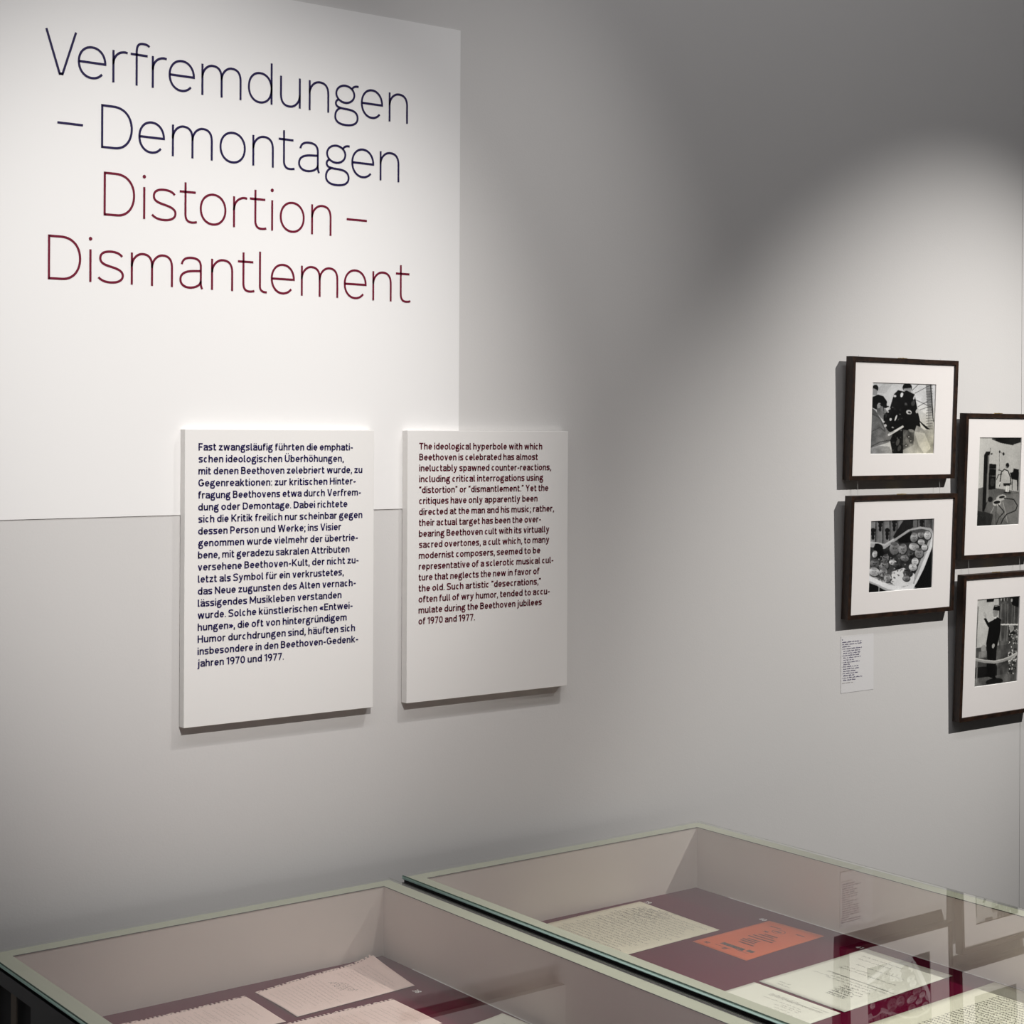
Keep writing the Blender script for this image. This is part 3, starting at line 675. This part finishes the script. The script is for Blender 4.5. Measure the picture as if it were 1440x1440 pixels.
# ------------------------------------------------------------------ framed photographs
def framed(x0, x1, z0, z1, ph, img, label, tilt, gap, wire_up):
    W_, H_, D_ = x1 - x0, z1 - z0, .0215
    # local frame: origin at the bottom back edge, x right, z up, -y towards the viewer
    root = empty('framed_photograph', ((x0 + x1) / 2, YW - gap, z0), label, 'picture', 'dark framed photographs on the wall', (tilt, 0, 0))
    mw, lip = .0105, .004
    hx = W_ / 2
    b = MB()
    def bar(pi, po, ax):   # mitred bar between outer corners po and inner corners pi
        for (ya, yb) in ((0, 1),):
            pass
    outer = [(-hx, 0), (hx, 0), (hx, H_), (-hx, H_)]
    inner = [(-hx + mw, mw), (hx - mw, mw), (hx - mw, H_ - mw), (-hx + mw, H_ - mw)]
    for i in range(4):
        j = (i + 1) % 4
        o0, o1, i0, i1 = outer[i], outer[j], inner[i], inner[j]
        base = len(b.v); e = .0008
        for (q0, q1, q2, q3, y) in ((o0, o1, i1, i0, 0.0), (o0, o1, i1, i0, -D_)):
            b.v += [(q0[0], y, q0[1]), (q1[0], y, q1[1]), (q2[0], y, q2[1]), (q3[0], y, q3[1])]
        for q in ((0, 1, 2, 3), (7, 6, 5, 4), (0, 4, 5, 1), (1, 5, 6, 2), (2, 6, 7, 3), (3, 7, 4, 0)):
            b.f.append(tuple(base + k for k in q)); b.m.append(0)
    b.build('wooden_frame', M_WOOD, root)
    boxobj('back_board', -hx + mw * .4, hx - mw * .4, -.006, -.002, mw * .4, H_ - mw * .4, M_CHAR, root)
    # mat with a cut window
    X0, X1, Z0, Z1 = ph[0] - (x0 + x1) / 2, ph[1] - (x0 + x1) / 2, ph[2] - z0, ph[3] - z0
    a0, a1, c0, c1 = -hx + mw * .9, hx - mw * .9, mw * .9, H_ - mw * .9
    yf, yb = -D_ + .0045, -D_ + .0065
    m = MB()
    m.quad([(a0, yf, c0), (a1, yf, c0), (X1, yf, Z0), (X0, yf, Z0)]); m.quad([(a1, yf, c0), (a1, yf, c1), (X1, yf, Z1), (X1, yf, Z0)])
    m.quad([(a1, yf, c1), (a0, yf, c1), (X0, yf, Z1), (X1, yf, Z1)]); m.quad([(a0, yf, c1), (a0, yf, c0), (X0, yf, Z0), (X0, yf, Z1)])
    e = .001
    m.quad([(X0, yf, Z0), (X1, yf, Z0), (X1 - e, yb, Z0 + e), (X0 + e, yb, Z0 + e)], 1); m.quad([(X1, yf, Z0), (X1, yf, Z1), (X1 - e, yb, Z1 - e), (X1 - e, yb, Z0 + e)], 1)
    m.quad([(X1, yf, Z1), (X0, yf, Z1), (X0 + e, yb, Z1 - e), (X1 - e, yb, Z1 - e)], 1); m.quad([(X0, yf, Z1), (X0, yf, Z0), (X0 + e, yb, Z0 + e), (X0 + e, yb, Z1 - e)], 1)
    m.build('mat', [M_MAT, M_CORE], root)
    photo_mesh('photograph', img, X0, X1, Z0, Z1, yb + .0002, root)
    g = MB(); g.quad([(a0, -D_ + .0030, c0), (a1, -D_ + .0030, c0), (a1, -D_ + .0030, c1), (a0, -D_ + .0030, c1)])
    g.build('glass_pane', M_PICGLASS, root)
    # hanging plate on the top edge and two thin wires
    hp = MB(); hp.box(-.016, .016, -.0075, -.0045, H_ - .004, H_ + .0016); hp.tube((0, -.006, H_ + .0005), (0, -.0085, H_ + .0005), .0018, 8)
    hp.build('hanger', M_BRASS, root)
    for sx in (-1, 1):
        wv = MB(); wv.tube((sx * (hx - .045), -.001, H_ - .004), (sx * (hx - .045), .001 + gap * .2, H_ + wire_up), .0005, 5); wv.build('hanging_wire', M_WIRE, root)
    return root

TILT = math.radians(2.1)
framed(3.1175, 3.5175, 1.6375, 1.9380, (3.197, 3.437, 1.7005, 1.8765), photo_camera(), 'dark wood frame, photo of a man crouching at a film camera, top of left pair', TILT, .0035, .004)
framed(3.1150, 3.5155, 1.2990, 1.5995, (3.193, 3.4315, 1.3605, 1.5370), photo_tub(), 'dark wood frame, photo of a bathtub heaped with heads, under the camera photo', TILT, .0035, .036)
framed(3.5465, 3.8480, 1.4270, 1.8047, (3.6100, 3.7865, 1.5110, 1.7425), photo_studio(), 'dark wood frame, photo of a bare studio with piano, upper one at right edge', TILT, .0035, .004)
framed(3.5400, 3.8440, 1.0085, 1.3880, (3.6035, 3.7820, 1.0940, 1.3220), photo_captain(), 'dark wood frame, photo of a uniformed man raising a hand, lower one at right edge', TILT, .0035, .036)

# ------------------------------------------------------------------ wall label under the tub photograph
def wiggle(x0, z, wd, h, seed, words=True):
    r = random.Random(seed); out = []; x = x0
    while x < x0 + wd - .002:
        wl = min(r.uniform(.006, .018), x0 + wd - x); pts = []; n = max(3, int(wl / .0013))
        for i in range(n): pts.append((x + wl * i / (n - 1), z + (h if i % 2 else 0) * r.uniform(.5, 1.1)))
        out.append(pts); x += wl + .0022
    return out
lo = (3.1785, YW - .0004, 1.118)
lr = empty('wall_label', lo, 'small pale caption sheet stuck to the wall under the bathtub photo', 'label')
boxobj('sheet', 3.1190, 3.2372, YW - .0007, YW - .0003, 1.1180, 1.2560, M_LABEL, lr, lo)
st = []
rows = [(0, .070, 0), (1, .071, 0), (2, .030, 0), (3, .067, 1), (4, .061, 1), (5, .062, 1), (6, .060, 1), (7, .062, 1), (8, .038, 1), (9, .059, 1), (10, .026, 1), (11, .055, 1), (12, .057, 1), (13, .045, 1), (14, .053, 1), (15, .042, 1), (16, .069, 1), (17, .045, 1)]
st += [[(3.1222, 1.2470), (3.1250, 1.2490)], [(3.1222, 1.2490), (3.1250, 1.2470)]]
for i, wd, ind in rows:
    z = 1.2405 - i * .00545
    if ind and i in (3, 6, 9, 11, 14, 16): st += [[(3.1222, z), (3.1236, z + .0016)]]
    st += wiggle(3.1222 + ind * .0042, z, wd, .0024, i)
V, Fc = ribbons(st, .00042)
mesh_obj('printed_text', [(v.x - lo[0], -.0007, v.y - lo[2]) for v in V], Fc, M_LABELTXT, lr)
V, Fc = ribbons(wiggle(3.1222, 1.2405 - 18.2 * .00545, .040, .0018, 99), .0003)
mesh_obj('printed_note', [(v.x - lo[0], -.0007, v.y - lo[2]) for v in V], Fc, M_INK, lr)

# ------------------------------------------------------------------ display cases
ZG, TG, ZF = .900, .008, .767
YB, YF = 2.703, 1.20
def display_case(x0, x1, label, left_openings):
    off = ((x0 + x1) / 2, (YB + YF) / 2, 0)
    r = empty('display_case', off, label, 'display case', 'glass topped display cases')
    T = .031; zt = ZG - .0030; zb = .735
    def wallpart(a, b, c, d):
        m = MB(); m.box(a, b, c, d, zb, zt)
        return m
    # side walls: white inside and on top, black outside
    def side(a, b, c, d, outer_face):
        m = wallpart(a, b, c, d)
        # face order: bottom, top, -y, +x, +y, -x
        m.m = [1, 2, 0, 1, 0, 1] if outer_face in (2, 4) else [1, 2, 0, 0, 0, 0]
        m.m[outer_face] = 1
        return m.build('side_wall', [M_TRAYIN, M_BLACK, M_RIM], r, off)
    side(x0 + .002, x1 - .002, YB - T - .004, YB - .004, 4)
    side(x0 + .002, x1 - .002, YF + .004, YF + T + .004, 2)
    if left_openings:
        side(x0 + .013, x0 + T + .002, YF + T + .004, YB - T - .004, 5)
        boxobj('rim_strip', x0 + .002, x0 + .0131, YF + T + .004, YB - T - .004, .893, zt, M_RIM, r, off)
    else:
        side(x0 + .002, x0 + T + .002, YF + T + .004, YB - T - .004, 5)
    side(x1 - T - .002, x1 - .002, YF + T + .004, YB - T - .004, 3)
    xi0, xi1, yi0, yi1 = x0 + T + .002, x1 - T - .002, YF + T + .004, YB - T - .004
    s = MB(); t = .0010; zs = zt - .0008
    s.box(xi0, xi1, yi1 - t, yi1, zs, zt + .0002); s.box(xi1 - t, xi1, yi0, yi1, zs, zt + .0002)
    s.build('gap_shade_strip', M_BLACK, r, off)  # thin black strip standing in for the shadow gap under the glass
    boxobj('tray_bottom', xi0, xi1, yi0, yi1, zb, ZF - .004, M_TRAYIN, r, off)
    bd = boxobj('display_board', xi0, xi1 - .003, yi0, yi1, ZF - .004, ZF, M_PLUM, r, off)
    boxobj('board_edge', xi1 - .0036, xi1 - .0008, yi0, yi1 - .10, ZF - .004, ZF + .0006, M_WHITE, r, off)
    # glass plate with polished green edges
    g = MB(); a = .0018; ar = .0013
    X0, X1, Y0, Y1, Z1, Z0 = x0, x1, YF, YB, ZG, ZG - TG
    g.quad([(X0 + a, Y0 + a, Z1), (X1 - a, Y0 + a, Z1), (X1 - a, Y1, Z1), (X0 + a, Y1, Z1)], 0)
    Zu = ZG - .0025
    g.quad([(X0 + a, Y0 + a, Zu), (X0 + a, Y1, Zu), (X1 - a, Y1, Zu), (X1 - a, Y0 + a, Zu)], 1)
    def edge(p, q):  # p, q: outer corners; inner offset towards the centre
        cx, cy = (X0 + X1) / 2, (Y0 + Y1) / 2
        def inn(c): return (c[0] + math.copysign(a, cx - c[0]), c[1] + (math.copysign(a, cy - c[1]) if c[1] < cy else 0))
        pi, qi = inn(p), inn(q)
        g.quad([(*pi, Z1), (*qi, Z1), (*q, Z1 - ar), (*p, Z1 - ar)], 3)
        g.quad([(*p, Z1 - ar), (*q, Z1 - ar), (*q, Z0 + ar), (*p, Z0 + ar)], 2)
        g.quad([(*p, Z0 + ar), (*q, Z0 + ar), (*qi, Z0), (*pi, Z0)], 3)
    edge((X0, Y1), (X0, Y0)); edge((X0, Y0), (X1, Y0)); 
    # the two far edges are clear seen through the plate; the right one keeps a thin dark arris
    for (p, q) in (((X1, Y0), (X1, Y1)), ((X1, Y1), (X0, Y1))):
        g.quad([(*p, Zu), (*q, Zu), (*q, Z1), (*p, Z1)], 1)
    g.quad([(X1 - .0012, Y0 + a, Z1 + .0001), (X1, Y0, Z1 + .0001), (X1, Y1, Z1 + .0001), (X1 - .0012, Y1, Z1 + .0001)], 4)
    g.build('glass_pane', [M_GLASS, M_GLASSB, M_GEDGE, M_GARRIS, M_GLINE], r, off)
    # charcoal cladding round the tray
    zc = .8865
    def clad(a_, b_, c, d): return boxobj('cladding', a_, b_, c, d, .700, zc, M_CHAR, r, off)
    clad(x0 + .002, x1 - .002, YB - .0035, YB - .0005); clad(x0 + .002, x1 - .002, YF + .0005, YF + .0035)
    clad(x1 - .0018, x1 + .0, YF, YB)
    if left_openings:
        m = MB()
        m.box(x0, x0 + .002, YF, YB, .865, zc); m.box(x0, x0 + .002, YF, 2.505, .60, .865)
        m.box(x0, x0 + .002, 2.665, YB, .60, .865); m.box(x0, x0 + .002, 2.505, 2.665, .60, .62)
        m.build('side_panel', M_CHAR, r, off)
        boxobj('stile', x0 + .0005, x0 + .0025, 2.566, 2.589, .62, .865, M_BROWNST, r, off)
        boxobj('recess', x0 + .0110, x0 + .0125, YF + .01, YB - .01, .60, .8865, M_CHARD, r, off)
    else:
        clad(x0 - .0, x0 + .0018, YF, YB)
    for ax in (x0 + .012, x1 - .052):
        for ay in (YF + .012, YB - .052):
            boxobj('leg', ax, ax + .04, ay, ay + .04, 0, zb, M_CHAR, r, off, .002)
    return r, bd, off
case1, board1, off1 = display_case(.977, 1.757, 'glass topped display case in front of the text panels, pinkish notebook pages inside', True)
case2, board2, off2 = display_case(1.7875, 2.5610, 'glass topped display case at right, orange card and cream pages inside', False)

# small white numbers printed on the boards; read from the left long side of the case
def number(txt, x, y, board, off, size=.017):
    V, Fc = text_verts(txt, size, .0003)
    # text right = -y, text up = +x
    mesh_obj('printed_number', [(x + v[1] - off[0], y - v[0] - off[1], ZF + .0004 - off[2]) for v in V], Fc, M_WHITE, board)
number('38', 1.654, 2.470, board1, off1)
number('39', 2.356, 2.650, board2, off2)
number('40', 2.461, 2.420, board2, off2)
number('41', 2.476, 2.177, board2, off2)

# ------------------------------------------------------------------ papers
def wave(s, t, seed, amp):
    return amp * (.5 + .5 * math.sin(s * 5.1 + seed) * math.cos(t * 4.3 + seed * 1.7))
def paper(name, corners, m, label, cat='paper', z=0.0006, amp=0.0, seed=0, perforated=False, lift=None, group=None, thick=.0004):
    """corners: (s0t0, s1t0, s1t1, s0t1) in x,y; s runs along +x, t runs towards the viewer"""
    (a, b, c, d) = corners
    cx = sum(p[0] for p in corners) / 4; cy = sum(p[1] for p in corners) / 4
    ns = 64 if perforated else 20
    ts = ([0, .022, .040, .065] if perforated else [0]) ; ts = ts + [ts[-1] + (1 - ts[-1]) * (i + 1) / 18 for i in range(18)]
    r = random.Random(seed)
    V = []; 
    def P(s, t):
        x = (a[0] * (1 - s) + b[0] * s) * (1 - t) + (d[0] * (1 - s) + c[0] * s) * t
        y = (a[1] * (1 - s) + b[1] * s) * (1 - t) + (d[1] * (1 - s) + c[1] * s) * t
        zz = z + (wave(s, t, seed, amp) if amp else 0)
        if lift: zz += lift(s, t)
        return x, y, ZF + zz
    for t in ts:
        for i in range(ns + 1):
            s = i / ns; x, y, zz = P(s, t)
            if perforated and t == 0: y -= r.choice((0, .001, .003)) if r.random() < .35 else 0
            V.append((x - cx, y - cy, zz - ZF))
    Fc = []
    for j in range(len(ts) - 1):
        for i in range(ns):
            if perforated and j == 1 and i % 2: continue
            if perforated and j == 0 and i % 2 and r.random() < .55: continue
            q = j * (ns + 1) + i; Fc.append((q, q + ns + 1, q + ns + 2, q + 1))
    root = empty(name, (cx, cy, ZF), label, cat, group)
    o = mesh_obj('sheet', V, Fc, m, root, smooth=True)
    sd = o.modifiers.new('thick', 'SOLIDIFY'); sd.thickness = thick; sd.offset = 1
    return root, P, (cx, cy)

def ink(root, P, ctr, name, strokes, m, hw):
    """strokes in paper units (u = 0..1 across the text line = t direction, v = 0..1 up the page = s direction)"""
    V2, Fc = [], []
    L = []
    for st_ in strokes:
        L.append([(u, v) for u, v in st_])
    V, Fc = ribbons_xy(L, P, hw)
    o = mesh_obj(name, [(x - ctr[0], y - ctr[1], zz - ZF + .0007) for x, y, zz in V], Fc, m, root)
    o['kind'] = 'stuff'
def ribbons_xy(L, P, hw):
    V = []; Fc = []
    for st_ in L:
        pts = [Vector(P(v, u)) for u, v in st_]
        b = len(V)
        for i, p in enumerate(pts):
            d = pts[min(i + 1, len(pts) - 1)] - pts[max(0, i - 1)]; d.z = 0
            if d.length < 1e-9: d = Vector((0, -1, 0))
            d.normalize(); n = Vector((-d.y, d.x, 0)) * hw
            V += [p + n, p - n]
        for i in range(len(pts) - 1): Fc.append((b + 2 * i, b + 2 * i + 1, b + 2 * i + 3, b + 2 * i + 2))
    return V, Fc
def scribble(u0, u1, v, h, r, wmin=.03, wmax=.11, dens=.012, gap=.018, slope=0.0):
    out = []; u = u0
    while u < u1 - .01:
        wl = min(r.uniform(wmin, wmax), u1 - u); n = max(3, int(wl / dens)); pts = []
        for i in range(n + 1):
            pts.append((u + wl * i / n + r.uniform(-.2, .2) * dens, v + slope * (u - u0) + (h if i % 2 else 0) * r.uniform(.25, 1.2)))
        out.append(pts); u += wl + gap
    return out
r = random.Random(3)

NB = 'loose notebook pages in the left case'
rt, P, ct = paper('notebook_page', [(1.4282, 2.6237), (1.6913, 2.6600), (1.6712, 2.4855), (1.4237, 2.4690)], M_PINKP,
    'pinkish perforated notebook page with pencil writing nearest the back corner of left case', amp=.0022, seed=2, perforated=True, group=NB, lift=lambda s, t: .010 * max(0, s - .75) ** 2 * 16 * (1 - t) ** 2)
S = []
for i in range(24):
    v = .06 + i * .036
    if .46 < v < .62: continue
    S += scribble(.14 + r.uniform(0, .05), r.uniform(.70, .93), v, .014, r, slope=.0)
ink(rt, P, ct, 'pencil_writing', S, M_PENCIL, .0003)
S = []
for i in range(5): S += scribble(.32 + .03 * i, .62 + .03 * i, .50 + .022 * i, .03, r, .06, .16, .02)
ink(rt, P, ct, 'heavy_writing', S, M_INKD, .00035)
rt, P, ct = paper('notebook_page', [(1.1400, 2.6105), (1.4029, 2.6146), (1.3984, 2.4622), (1.1400, 2.4560)], M_PINKP,
    'pinkish perforated notebook page cut off by the bottom left frame edge', amp=.0018, seed=5, perforated=True, group=NB)
S = []
for i in range(26): S += scribble(.12 + r.uniform(0, .1), r.uniform(.5, .92), .05 + i * .034 + r.uniform(-.008, .008), .013, r) if r.random() < .85 else []
ink(rt, P, ct, 'pencil_writing', S, M_PENCIL, .0003)
rt, P, ct = paper('notebook_page', [(1.3400, 2.4520), (1.6029, 2.4543), (1.6018, 2.3000), (1.3390, 2.2990)], M_PINKP,
    'pinkish perforated notebook page in the left case, lowest and nearest the viewer', amp=.0012, seed=9, perforated=True, group=NB)
S = []
for i in range(24): S += scribble(.12 + r.uniform(0, .1), r.uniform(.5, .92), .06 + i * .037 + r.uniform(-.008, .008), .013, r) if r.random() < .85 else []
ink(rt, P, ct, 'pencil_writing', S, M_PENCIL, .0003)
rt, P, ct = paper('white_sheet', [(1.6000, 2.2600), (1.6975, 2.2610), (1.7080, 2.1200), (1.6000, 2.1200)], M_OFFP,
    'white sheet with a raised corner at the bottom edge of the left case', seed=1, lift=lambda s, t: .003 + .006 * s * s)
S = []
for i in range(8): S += scribble(.2, .85, .1 + i * .09, .02, r)
ink(rt, P, ct, 'writing', S, M_INK, .0003)

rt, P, ct = paper('manuscript_page', [(2.0200, 2.6425), (2.3513, 2.6540), (2.3440, 2.4088), (2.0210, 2.3945)], M_CREAMP,
    'aged cream manuscript page covered in handwriting at the back of right case', amp=.0008, seed=4)
S = []
for i in range(27): S += scribble(.08 + r.uniform(0, .06), r.uniform(.80, .95), .03 + i * .0345, .017, r, .03, .14, .010, .02)
for i in range(9): S += scribble(r.uniform(.05, .3), r.uniform(.4, .6), .70 + i * .03, .016, r, .03, .1, .01, .02, .25)
ink(rt, P, ct, 'handwriting', S, M_INK, .00055)
S = []
for i in range(8): S += scribble(.12 + .06 * (i % 3), .36 + .05 * (i % 4), .55 + i * .05, .02, r, .05, .09, .012)
ink(rt, P, ct, 'heavy_writing', S, M_INKD, .0003)

rt, P, ct = paper('orange_card', [(2.2500, 2.3864), (2.4694, 2.3951), (2.4821, 2.2592), (2.2485, 2.2398)], M_ORANGE,
    'orange red printed card lying on the plum board of the right case', 'card', amp=.0004, seed=3)
def bars(u0, u1, v, h, r, n):   # printed capitals seen as upright ticks
    out = []
    for i in range(n):
        u = u0 + (u1 - u0) * i / n
        out.append([(u, v), (u, v + h)])
        if r.random() < .7: out.append([(u, v + h * r.choice((0, .5, 1))), (u + (u1 - u0) / n * .7, v + h * r.choice((0, .5, 1)))])
    return out
ink(rt, P, ct, 'printed_title', bars(.30, .70, .15, .055, r, 20) + bars(.74, .86, .17, .05, r, 6), M_INKD, .0011)
S = []
for v, a, b in ((.31, .40, .68), (.36, .36, .62), (.40, .34, .60), (.44, .38, .60), (.50, .30, .75), (.55, .32, .72), (.60, .35, .62), (.64, .4, .64)): S += bars(a, b, v, .022, r, int((b - a) * 70))
S += bars(.45, .52, .06, .05, r, 4) + bars(.12, .2, .06, .04, r, 5) + bars(.28, .56, .10, .01, r, 12) + bars(.62, .84, .13, .01, r, 12)
S += bars(.20, .40, .86, .02, r, 12) + bars(.70, .85, .84, .02, r, 10) + bars(.30, .38, .70, .03, r, 5)
for k in range(26):
    a = k / 26 * 6.283; S.append([(.46 + .10 * math.cos(a), .79 + .05 * math.sin(a)), (.46 + .10 * math.cos(a + .24), .79 + .05 * math.sin(a + .24))])
S += bars(.40, .52, .77, .03, r, 7)
ink(rt, P, ct, 'printed_text', S, mat('brown_print', (.09, .02, .015), .8, .1), .0007)

rt, P, ct = paper('handwritten_letter', [(2.1825, 2.1430), (2.4839, 2.1551), (2.4883, 1.9553), (2.1834, 1.9414)], M_OFFP,
    'off white letter page with sparse typing beside the orange card, the larger of two', amp=.0005, seed=6)
S = []
for v, a, b in ((.86, .12, .62), (.80, .15, .55), (.70, .25, .8), (.62, .2, .5), (.58, .2, .85), (.46, .2, .9), (.42, .3, .95), (.38, .3, .8), (.34, .55, .85), (.30, .55, .83), (.26, .55, .84), (.22, .56, .8), (.18, .58, .78), (.40, .12, .3), (.05, .15, .3), (.09, .12, .25)):
    S += scribble(a, b, v, .016, r, .03, .09, .010, .02)
S += [[(.2, .48), (.98, .46)]]
ink(rt, P, ct, 'typed_text', S, M_INKD, .0005)
S = []
for i in range(7): S += scribble(.58, .80 - .02 * i, .16 + i * .028, .016, r, .03, .06, .01, .015)
ink(rt, P, ct, 'signature', S, M_INKD, .0006)

rt, P, ct = paper('envelope', [(2.0000, 2.1360), (2.1722, 2.1433), (2.1742, 1.9412), (2.0000, 1.9330)], M_OFFP,
    'off white paper in right case, half hidden by the case rim beside the letter page', amp=.0004, seed=8)
S = []
for v, a, b in ((.88, .30, .62), (.83, .30, .9), (.75, .30, .75), (.70, .55, .8), (.66, .5, .8), (.60, .55, .72), (.54, .5, .8), (.90, .75, .95)): S += scribble(a, b, v, .02, r, .03, .09, .012, .02)
S += [[(.3, .86), (.9, .86)]]
ink(rt, P, ct, 'writing', S, M_INK, .0004)

rt, P, ct = paper('printed_booklet', [(2.0600, 1.8745), (2.5180, 1.8865), (2.5230, 1.5600), (2.0600, 1.5500)], mat('ivory_paper', (.76, .72, .60), .8, .1),
    'ivory sheet dense with bold handwritten rows at the lower right corner', 'paper', z=.0012, amp=.0006, seed=10)
S = []
for i in range(34): S += scribble(.15, .95, .12 + i * .0225, .012, r, .05, .16, .008, .012)
ink(rt, P, ct, 'dense_writing', S, M_INKD, .0008)
